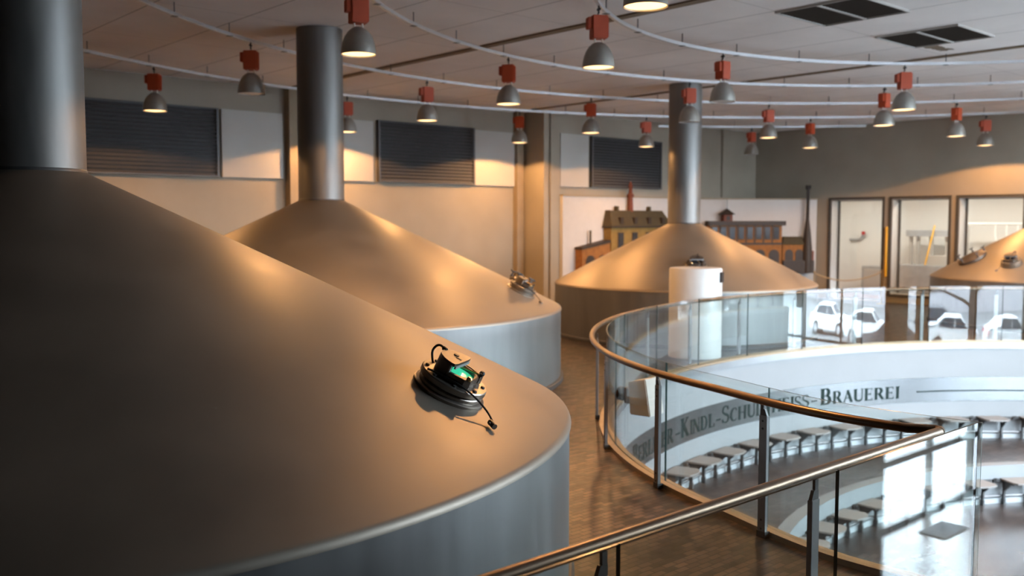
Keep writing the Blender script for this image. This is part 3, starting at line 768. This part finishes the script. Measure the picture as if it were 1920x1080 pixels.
def glyph(c):
    if c == 'B': return stem(.07) + rect(.2, .36, 1 - TN, 1) + rect(.2, .38, .5, .5 + TN) + rect(.2, .38, 0, TN) + bowl(.34, .5, 1, .27) + bowl(.36, 0, .5 + TN, .31), .74
    if c == 'E': return stem(.07) + rect(.2, .58, 1 - TN, 1) + rect(.2, .48, .49, .49 + TN) + rect(.2, .62, 0, TN) + rect(.54, .58, .80, 1) + rect(.46, .49, .40, .62) + rect(.58, .62, 0, .22), .70
    if c == 'R': return stem(.07) + rect(.2, .36, 1 - TN, 1) + rect(.2, .38, .46, .46 + TN) + bowl(.34, .46, 1, .29) + stroke([(.38, .48), (.66, .02)], TH) + rect(.58, .78, 0, SH), .80
    if c == 'L': return stem(.07) + rect(.2, .60, 0, TN) + rect(.555, .60, 0, .25), .68
    if c == 'I': return stem(.08), .34
    if c == 'N': return stem(.07, TN) + stem(.62, TN) + stroke([(.09, .97), (.64, .03)], TH), .80
    if c == 'K': return stem(.07) + stroke([(.2, .44), (.56, .97)], TN) + stroke([(.30, .56), (.62, .03)], TH) + rect(.46, .68, 1 - SH, 1) + rect(.52, .76, 0, SH), .80
    if c == 'D': return stem(.07) + rect(.2, .34, 1 - TN, 1) + rect(.2, .34, 0, TN) + bowl(.32, 0, 1, .44, 16), .86
    if c == 'S':
        pts = []; ws = []
        for i in range(9): a = radians(25 + 245 * i / 8); pts.append((.30 + .20 * cos(a), .745 + .215 * sin(a))); ws.append(.06 + .05 * i / 8)
        for i in range(1, 10): a = radians(90 - 250 * i / 9); pts.append((.31 + .215 * cos(a), .27 + .225 * sin(a))); ws.append(.14 - .085 * i / 9)
        pts.insert(9, (.30, .50)); ws.insert(9, .15)
        return stroke(pts, ws) + rect(.46, .50, .74, .95) + rect(.08, .12, .05, .27), .62
    if c == 'C':
        pts = []; ws = []
        for i in range(19): a = radians(48 + 264 * i / 18); pts.append((.42 + .31 * cos(a), .5 + .46 * sin(a))); ws.append(TN + (TH - TN) * max(0, -cos(a)))
        return stroke(pts, ws) + rect(.60, .64, .70, .94), .74
    if c == 'H': return stem(.07) + stem(.58) + rect(.2, .6, .48, .48 + TN), .86
    if c == 'U':
        pts = [(.145, .95)]; ws = [TH]
        for i in range(13): a = radians(180 + 180 * i / 12); pts.append((.39 + .245 * cos(a), .30 + .27 * sin(a))); ws.append(TH - (TH - TN) * i / 12)
        pts.append((.635, .95)); ws.append(TN)
        return stroke(pts, ws) + rect(.01, .28, 1 - SH, 1) + rect(.55, .72, 1 - SH, 1) + rect(.07, .22, .9, 1) + rect(.608, .662, .9, 1), .78
    if c == 'T': return stem(.27, TH, False) + rect(.03, .66, 1 - TN, 1) + rect(.03, .07, .78, 1) + rect(.62, .66, .78, 1), .72
    if c == 'A': return stroke([(.09, .02), (.37, .99)], TN) + stroke([(.34, .99), (.64, .02)], TH) + rect(.2, .52, .32, .32 + TN) + rect(0, .18, 0, SH) + rect(.53, .76, 0, SH), .78
    return rect(.05, .33, .36, .46), .38
def letters(text, t0, t1):
    h0, h1 = .315, .24
    items = []
    for i, c in enumerate(text):
        q, w_ = glyph(c); h = h0 if i == 0 and c != '-' else h1; items.append((q, w_, h))
    tot = sum(w_ * h for _, w_, h in items); s0, s1 = s_of(t0), s_of(t1); sc = (s1 - s0) / tot; s = s0
    for q, w_, h in items:
        mb = MB()
        for quad in q:
            def P(v, o): tt = t_of(s + v[0] * h * sc); b = well(tt, o); return Vector((b.x, b.y, -1.075 + v[1] * h))
            # split wide quads so they follow the curve
            A = [P(v, -.139) for v in quad]; Bk = [P(v, -.1349) for v in quad]
            mb.add(A + Bk, [(0, 1, 2, 3), (7, 6, 5, 4), (0, 4, 5, 1), (1, 5, 6, 2), (2, 6, 7, 3), (3, 7, 4, 0)])
        mb.build('letter', 'letter', SB); s += w_ * h * sc
letters('BERLINER', 121.5, 107.3); letters('-', 106.9, 105.3); letters('KINDL', 105.3, 96.4); letters('-', 96.3, 94.9)
letters('SCHULTHEISS', 94.9, 75.8); letters('-', 75.6, 74.1); letters('BRAUEREI', 73.7, 58.6)

# ------------------------------------------------------------------ folding seats along the walls
def flip_seat():
    t = thing('folding_seat', '', 'seat', (0, 0, 0), group='folding seats along the well walls')   # x along the wall, y towards the wall
    pts = [(-.27, .19), (.23, .21), (.25, -.14), (.20, -.22), (.02, -.26), (-.20, -.22), (-.25, -.14)]
    MB().prism(pts, .425, .455).build('seat_pan', 'seat', t, bevel=.006)
    for s in (-.22, .22):
        l = MB(); l.box(s - .016, s + .016, .10, .15, .10, .425); l.box(s - .014, s + .014, -.13, .16, .395, .425)
        l.add([(s - .012, .10, .425), (s + .012, .10, .425), (s + .012, -.10, .425), (s - .012, -.10, .425), (s - .012, .10, .24), (s + .012, .10, .24), (s + .012, .098, .24), (s - .012, .098, .24)],
              [(0, 1, 2, 3), (7, 6, 5, 4), (0, 4, 5, 1), (1, 5, 6, 2), (2, 6, 7, 3), (3, 7, 4, 0)])
        l.box(s - .018, s + .018, .09, .16, 0, .10); l.build('leg', 'dark_steel', t)
    hg = MB()
    for x in (-.33, -.36): hg.tube([(x, .12, .43), (x, .20, .43)], .02, 10)
    hg.box(-.40, .42, .155, .185, .38, .44); hg.build('hinge_bar', 'dark_steel', t)
    return t
seat0 = flip_seat(); first = True
ORD = ['first', 'second', 'third', 'fourth', 'fifth', 'sixth', 'seventh', 'eighth', 'ninth', 'tenth', 'eleventh', 'twelfth', 'thirteenth', 'fourteenth', 'fifteenth', 'sixteenth', 'seventeenth', 'eighteenth', 'nineteenth', 'twentieth']
def seat_row(t_start, off, z, n, step, lab):
    global first
    t = t_start
    for k in range(n):
        o = seat0 if first else dup(seat0); first = False
        p = well(t, off); a = radians(t); nn = Vector((cos(a) / EA, sin(a) / EB)).normalized()
        o.location = (p.x, p.y, z); o.rotation_euler = (0, 0, atan2(nn.y, nn.x) - pi / 2)
        o['label'] = lab % ORD[k]
        q = p
        while (well(t, off) - q).length < step and t > -20: t -= .05
seat_row(108.5, -.36, ZT, 15, .83, 'taupe folding seat under the lettered band, %s from left in its row')
seat_row(112, -2.46, ZG, 10, .85, 'taupe folding seat by the low lower wall, %s from left in its row')
def seat_rail(lab, off, z, t0, t1):
    mb = MB(); pts = [Vector((*well(t, off), z)) for t in arc(t0, t1, 70)]
    o = mb.tube(pts, .022, 8).build('seat_rail', 'post_steel'); tag(o, lab, 'rail', 'tubes under the folding seats')
seat_rail('grey tube running under the seats of the upper row', -.178, ZT + .135, 112, 8)
seat_rail('grey tube running under the seats of the lower row', -2.272, ZG + .135, 115, 10)

# ------------------------------------------------------------------ reliefs of brewery buildings
def relief(name, label, ox, oy, rot): return thing(name, label, 'relief', (ox, oy, 0), (0, 0, rot), None)
def arch_poly(x0, x1, z0, z1, n=8):
    r = (x1 - x0) / 2; return [(x0, z0), (x1, z0)] + [((x0 + x1) / 2 + r * cos(pi * i / n), z1 - r + r * sin(pi * i / n)) for i in range(n + 1)]
FY = Matrix(((1, 0, 0, 0), (0, 0, -1, 0), (0, 1, 0, 0), (0, 0, 0, 1)))       # polygon xy -> xz, extrude towards -y
r1 = relief('building_relief', 'ochre brewery building relief with olive mansard roof, left of the third kettle pipe', 18.5, 18.19, 0)
MB().box(1.15, 3.72, -.30, 0, .6, 2.30).build('facade', 'ochre', r1)
rf = MB(); rf.add([(1.10, -.36, 2.30), (3.78, -.36, 2.30), (3.78, 0, 2.30), (1.10, 0, 2.30), (1.22, -.18, 2.74), (3.50, -.18, 2.74), (3.50, 0, 2.74), (1.22, 0, 2.74)],
        [(3, 2, 1, 0), (4, 5, 6, 7), (0, 1, 5, 4), (1, 2, 6, 5), (2, 3, 7, 6), (3, 0, 4, 7)])
rf.build('roof', 'olive', r1)
MB().box(1.09, 3.79, -.37, 0, 2.25, 2.30).build('cornice', 'darkwood', r1)
for k in range(4):
    x = 1.42 + k * .60
    wd = MB().box(x, x + .24, -.315, -.30, 1.62, 2.12).build('window', 'darkwood', r1)
    MB().box(x + .03, x + .11, -.322, -.315, 1.65, 2.09).box(x + .13, x + .21, -.322, -.315, 1.65, 2.09).build('pane', 'pane', wd)
    MB().box(x + .05, x + .17, -.37, -.2, 2.36, 2.54).build('dormer', 'darkwood', r1)
    MB().box(x, x + .24, -.312, -.30, .85, 1.30).build('window', 'darkwood', r1)
MB().lathe([(.085, 2.70), (.07, 3.12), (.10, 3.14), (.10, 3.19), (.06, 3.23), (.05, 3.38), (.075, 3.40), (.04, 3.52), (0, 3.58)], 16, Matrix.Translation((2.15, -.12, 0))).build('chimney', 'redbrick', r1)
for x in (1.55, 2.95): MB().box(x, x + .09, -.14, -.05, 2.72, 2.86).build('stack', 'olive', r1)
an = MB(); an.add([(.03, -.26, .6), (1.15, -.26, .6), (1.15, 0, .6), (.03, 0, .6), (.03, -.26, 1.66), (1.15, -.26, 1.84), (1.15, 0, 1.84), (.03, 0, 1.66)],
                  [(3, 2, 1, 0), (4, 5, 6, 7), (0, 1, 5, 4), (1, 2, 6, 5), (2, 3, 7, 6), (3, 0, 4, 7)]); a_ = an.build('annex', 'orange', r1)
an = MB(); an.add([(0, -.29, 1.66), (1.15, -.29, 1.84), (1.15, 0, 1.84), (0, 0, 1.66), (0, -.29, 1.72), (1.15, -.29, 1.92), (1.15, 0, 1.92), (0, 0, 1.72)],
                  [(3, 2, 1, 0), (4, 5, 6, 7), (0, 1, 5, 4), (1, 2, 6, 5), (2, 3, 7, 6), (3, 0, 4, 7)]); an.build('annex_roof', 'darkwood', r1)
for x in (.17, .65): MB().prism(arch_poly(x, x + .36, .8, 1.5), .26, .275, FY).build('arch_window', 'darkwood', r1)
MB().tube([(.52, -.1, 1.7), (.52, -.1, 2.18)], .03, 8).build('flue', 'olive', r1)

dv = Vector((27.295 - 24.26, 16.07 - 18.16)).normalized(); ang2 = atan2(dv.y, dv.x)
r2 = relief('building_relief', 'long orange brewery building relief with cupola, right of the third kettle pipe', 24.30, 18.12, ang2)
MB().box(.0, 2.36, -.28, 0, .8, 2.30).build('facade', 'orange', r2)
MB().box(-.04, 2.46, -.36, 0, 2.30, 2.44).build('cornice', 'darkwood', r2)
MB().box(0, 2.36, -.30, -.28, 1.70, 1.76).build('ledge', 'darkwood', r2)
for k in range(8):
    x = .08 + k * .285
    wd = MB().box(x, x + .20, -.29, -.28, 1.86, 2.27).build('window', 'darkwood', r2)
    MB().box(x + .025, x + .175, -.295, -.29, 1.9, 2.24).build('pane', 'pane', wd)
    MB().box(x - .05, x - .015, -.30, -.28, 1.76, 2.30).build('pilaster', 'darkwood', r2)
for k in range(5):
    x = .1 + k * .46; MB().prism(arch_poly(x, x + .34, .9, 1.55), .28, .292, FY).build('arch_window', 'darkwood', r2)
cu = MB().box(.46, .74, -.30, -.04, 2.44, 2.64).build('cupola', 'redbrick', r2)
MB().add([(.38, -.36, 2.64), (.82, -.36, 2.64), (.82, .0, 2.64), (.38, .0, 2.64), (.60, -.17, 2.84)], [(3, 2, 1, 0), (0, 1, 4), (1, 2, 4), (2, 3, 4), (3, 0, 4)]).build('cupola_roof', 'darkwood', cu)
MB().tube([(.60, -.17, 2.82), (.60, -.17, 3.12)], .012, 6).build('flagpole', 'dark_steel', cu)
MB().prism(arch_poly(.54, .66, 2.46, 2.6), .30, .305, FY).build('cupola_window', 'black', cu)
r3 = relief('building_relief', 'dark brewery relief with tall tapering chimney at the end of the white wall', 24.30 + 2.42 * dv.x, 18.12 + 2.42 * dv.y, ang2)
MB().box(0, .74, -.22, 0, .8, 1.74).build('boiler_house', 'orange', r3)
MB().add([(-.03, -.27, 1.70), (.77, -.27, 1.70), (.77, 0, 1.70), (-.03, 0, 1.70), (.08, -.12, 1.95), (.68, -.12, 1.95), (.68, 0, 1.95), (.08, 0, 1.95)],
         [(3, 2, 1, 0), (4, 5, 6, 7), (0, 1, 5, 4), (1, 2, 6, 5), (2, 3, 7, 6), (3, 0, 4, 7)]).build('roof', 'olive', r3)
MB().box(.0, 1.02, -.30, -.22, .8, 1.20).build('yard_wall', 'darkwood', r3)
for x in (.08, .42): MB().prism(arch_poly(x, x + .26, .95, 1.55), .22, .235, FY).build('arch_window', 'darkwood', r3)
MB().lathe([(.16, .8), (.155, 1.55), (.11, 2.05), (.055, 2.5), (.05, 3.42), (.085, 3.44), (.085, 3.56), (0, 3.56)], 12, Matrix.Translation((.82, -.19, 0))).build('chimney', 'darkwood', r3)
MB().box(.76, 1.02, -.26, 0, .8, 1.5).build('side_house', 'redbrick', r3)

# ------------------------------------------------------------------ small things by the right wall
o = MB().tube([(0, 0, 0), (0, 0, .04), (0, 0, 1.47), (0, 0, 1.51)], [.02, .035, .035, .02], 12).build('yellow_bar', 'yellow'); o.location = (XR - .05, 13.72, .76)
tag(o, 'upright yellow bar on the wall between door opening and window', 'bar')
t = thing('rope_barrier', 'tan rope slung from a slim post before the door opening', 'barrier', (26.6, 13.5, 0))
MB().lathe([(0, 0), (.13, 0), (.13, .02), (.02, .04), (.018, .98), (.03, 1.0), (0, 1.02)], 16).build('post', 'brass', t)
rr = []
for i in range(25):
    f = i / 24; rr.append((-.5 * f, 1.9 * f, .95 - .10 * f - .32 * (4 * f * (1 - f)) * .75))
MB().tube(rr, .018, 8).build('rope', 'rope', t)
MB().lathe([(0, 0), (.13, 0), (.13, .02), (.02, .04), (.018, .88), (.03, .9), (0, .92)], 16, Matrix.Translation((-.5, 1.9, 0))).build('post', 'brass', t)
# side room contents
t = thing('wall_pipe', 'grey pipe with red valve on the white wall seen through the door opening', 'pipe', (30.9, 16.4, 1.9))
MB().tube([(0, .5, -.1), (0, .15, -.1), (0, .05, -.02), (0, 0, .12)], .035, 10).build('pipe', 'machine', t)
MB().lathe([(0, -.03), (.06, -.03), (.06, .03), (0, .03)], 16, Matrix.Translation((-.06, -.04, .13)) @ Matrix.Rotation(radians(90), 4, 'Y')).build('valve', 'red_lamp', t)
MB().tube([(.09, 0, .0), (0, 0, .0)], .03, 8).build('bracket', 'machine', t)
t = thing('control_cabinet', 'grey cabinet at lower right of the door opening', 'cabinet', (30.2, 15.45, 0))
MB().box(-.4, .4, -.45, .40, 0, .95).build('body', 'machine', t, bevel=.02)
MB().box(-.42, -.4, -.35, .30, .15, .85).build('front_panel', 'jamb', t)
t = thing('filling_machine', 'grey machine with uprights and hood behind the middle window', 'machine', (30.0, 13.3, 0))
MB().box(-.6, .6, -.55, 1.1, 0, 1.05).build('cabinet', 'machine', t, bevel=.03)
for y in (-.3, .2, .62, .85): MB().box(-.2, -.1, y, y + .09, 1.05, 2.05).build('upright', 'jamb', t)
MB().box(-.3, .4, -.4, 1.0, 1.95, 2.15).build('crossbeam', 'machine', t)
MB().box(-.5, .2, -.5, .2, 1.05, 1.35).build('tray', 'panel', t)
MB().tube([(-.65, .20, 1.06), (-.35, .06, 2.3)], .025, 8).build('yellow_rod', 'yellow', t)
t = thing('hose_rack', 'white hose rack with hanging hoses behind the right-hand window', 'rack', (30.2, 11.2, 0))
MB().tube([(0, -1.3, 2.35), (0, 1.4, 2.35)], .04, 10).build('top_tube', 'hose', t)
for y in (-1.25, 1.35): MB().tube([(0, y, 0), (0, y, 2.35)], .03, 8).build('upright', 'jamb', t)
for k in range(5):
    y = .55 - k * .32; MB().tube(smooth([(0, y, 2.35), (-.05, y - .02, 2.0), (-.10, y - .15, 1.6), (-.12, y - .42, 1.15), (-.1, y - .5, .9)], 5), .022, 8).build('hose', 'hose', t)
MB().box(-.1, .4, -1.2, 1.3, .85, 1.3).build('trough', 'panel', t)

# ------------------------------------------------------------------ lobby mat and the street outside (seen mirrored in the glass)
o = MB().box(-.42, .42, -.22, .22, 0, .02).build('door_mat', 'mat'); o.location = (15.3, -1.62, ZG); tag(o, 'dark mat on the lobby floor inside the street windows', 'mat')
struct(MB().box(-30, 90, -60, YF - .3, ZG - .3, ZG - .1).build('floor_street', 'asphalt'))
struct(MB().box(-30, 90, -6.0, YF - .3, ZG - .1, ZG - .0).build('floor_pavement', 'paving'))
t = thing('street_building', 'pale grey building across the street', 'building', (25, -30, ZG - .1))
MB().box(-45, 55, -6, 0, 0, 7.5).build('facade', 'far_wall', t)
for k in range(20):
    x = -42 + k * 4.8; MB().box(x, x + 1.6, 0, .05, 2.6, 4.9).build('window', 'car_glass', t)
def car(dark=False):
    t = thing('car', '', 'car', (0, 0, 0), group='cars parked in the street')
    paint = 'car_dark' if dark else 'car_white'
    side = [(-2.0, .30), (-2.02, .62), (-1.85, .80), (-1.05, .93), (-.45, 1.40), (.85, 1.44), (1.55, 1.05), (1.92, .98), (2.0, .62), (1.98, .30)]
    secs = [(-.82, .97), (-.74, 1.0), (.74, 1.0), (.82, .97)]
    rings = []
    for y, s in ((-.80, .0), (-.84, .35), (-.80, .8), (-.62, 1.0), (.62, 1.0), (.80, .8), (.84, .35), (.80, 0)):
        rings.append([Vector((x * (1 if abs(y) > .7 else .985), y * (1 - .17 * max(0, (z - .9)) / .5), z if s == 1 else min(z, .92 + .5 * (1 if s == .8 else .9) * 1)) ) for x, z in side])
    b = MB().ribbon(rings).build('body', paint, t, sharp=50)
    for s in (-1, 1):
        MB().add([(-.92, s * .80, .96), (-.02, s * .80, .96), (-.02, s * .72, 1.34), (-.42, s * .72, 1.34)], [(0, 1, 2, 3)]).add([(.06, s * .80, .96), (1.3, s * .79, 1.02), (.85, s * .72, 1.36), (.06, s * .72, 1.36)], [(0, 1, 2, 3)]).add([(-.92, s * .79, .95), (-.02, s * .79, .95), (-.02, s * .71, 1.33), (-.42, s * .71, 1.33)], [(3, 2, 1, 0)]).build('side_window', 'car_glass', t)
    MB().add([(-1.02, -.66, .965), (-1.02, .66, .965), (-.5, .58, 1.37), (-.5, -.58, 1.37)], [(0, 1, 2, 3)]).build('windscreen', 'car_glass', t)
    for x in (-1.27, 1.27):
        for s in (-1, 1):
            m = Matrix.Translation((x, s * .78, .31)) @ Matrix.Rotation(radians(90 * -s), 4, 'X')
            wl = MB().lathe([(0, -.10), (.31, -.10), (.325, -.06), (.325, .06), (.31, .09), (.22, .09), (.22, .07), (0, .07)], 28, m).build('wheel', 'tyre', t)
            MB().lathe([(0, .072), (.215, .072), (.20, .085), (.06, .082), (0, .09)], 20, m).build('wheel_cap', 'alloy', wl)
    for s in (-1, 1):
        MB().box(1.95, 2.01, s * .72 - .08, s * .72 + .08, .72, .92).build('tail_lamp', 'red_lamp', t)
        MB().box(-2.03, -1.9, s * .6 - .14, s * .6 + .14, .62, .74).build('headlamp', 'chrome', t)
    return t
cw = car(); cd_ = car(True); n_w = n_d = 0
for (x, y, rz, dark, lab) in ((13.2, -12, 4, 0, 'white car mirrored at the right edge of the far glass'), (17.6, -12.3, -3, 0, 'white car mirrored beside the tree trunk'),
                        (25.0, -12.5, 8, 0, 'white car mirrored larger of two in the far glass'), (29.6, -13.5, 10, 0, 'white car mirrored left of the lamp post in the far glass'),
                        (21.9, -9.5, 172, 1, 'dark car mirrored low beside the pier'), (19.4, -16.5, 180, 1, 'dark van-like car mirrored between two piers')):
    if dark: o = cd_ if n_d == 0 else dup(cd_); n_d += 1
    else: o = cw if n_w == 0 else dup(cw); n_w += 1
    o.location = (x, y, ZG - .1); o.rotation_euler = (0, 0, radians(rz)); o['label'] = lab
def tree(label, x, y, h, seed, r0):
    random.seed(seed); t = thing('bare_tree', label, 'tree', (x, y, ZG - .1), group='bare street trees')
    MB().tube([(0, 0, 0), (.03, .02, h * .25), (-.02, .03, h * .5), (.04, 0, h * .72)], [r0 * 1.2, r0, r0 * .8, r0 * .45], 10).build('trunk', 'bark', t)
    br = MB()
    def grow(p, d, L, r, dep):
        pts = [p]; q = p
        for i in range(4):
            d = (d + Vector((random.uniform(-.3, .3), random.uniform(-.3, .3), random.uniform(-.2, .22)))).normalized(); q = q + d * L / 4; pts.append(q)
        br.tube(pts, [r, r * .85, r * .7, r * .6, r * .45], 5)
        if dep:
            for k in range(3):
                i = random.randint(1, 4); grow(pts[i], (d + Vector((random.uniform(-1, 1), random.uniform(-1, 1), random.uniform(-.4, .6)))).normalized(), L * .68, r * .55, dep - 1)
    for k in range(9):
        a = k * 2.4; z = h * (.24 + .05 * k); grow(Vector((0, 0, z)), Vector((cos(a), sin(a), .45)).normalized(), h * .3, r0 * .42, 3)
    br.build('branches', 'bark', t)
tree('bare tree with thick dark trunk mirrored in the far glass', 16.9, -8.2, 8.5, 3, .19)
tree('slim bare tree further along the street', 23.2, -15.5, 8, 5, .11)
tree('bare tree at left along the street', 6.5, -8.5, 8, 9, .15)
t = thing('lamp_post', 'grey street lamp post outside the windows', 'lamp post', (24.6, -8.0, ZG - .1))
MB().lathe([(0, 0), (.12, 0), (.10, .5), (.06, .6), (.05, 5.2), (0, 5.2)], 14).build('post', 'machine', t)
MB().lathe([(0, 5.15), (.22, 5.2), (.30, 5.5), (.12, 5.75), (0, 5.78)], 20).build('lantern', 'dark_steel', t)
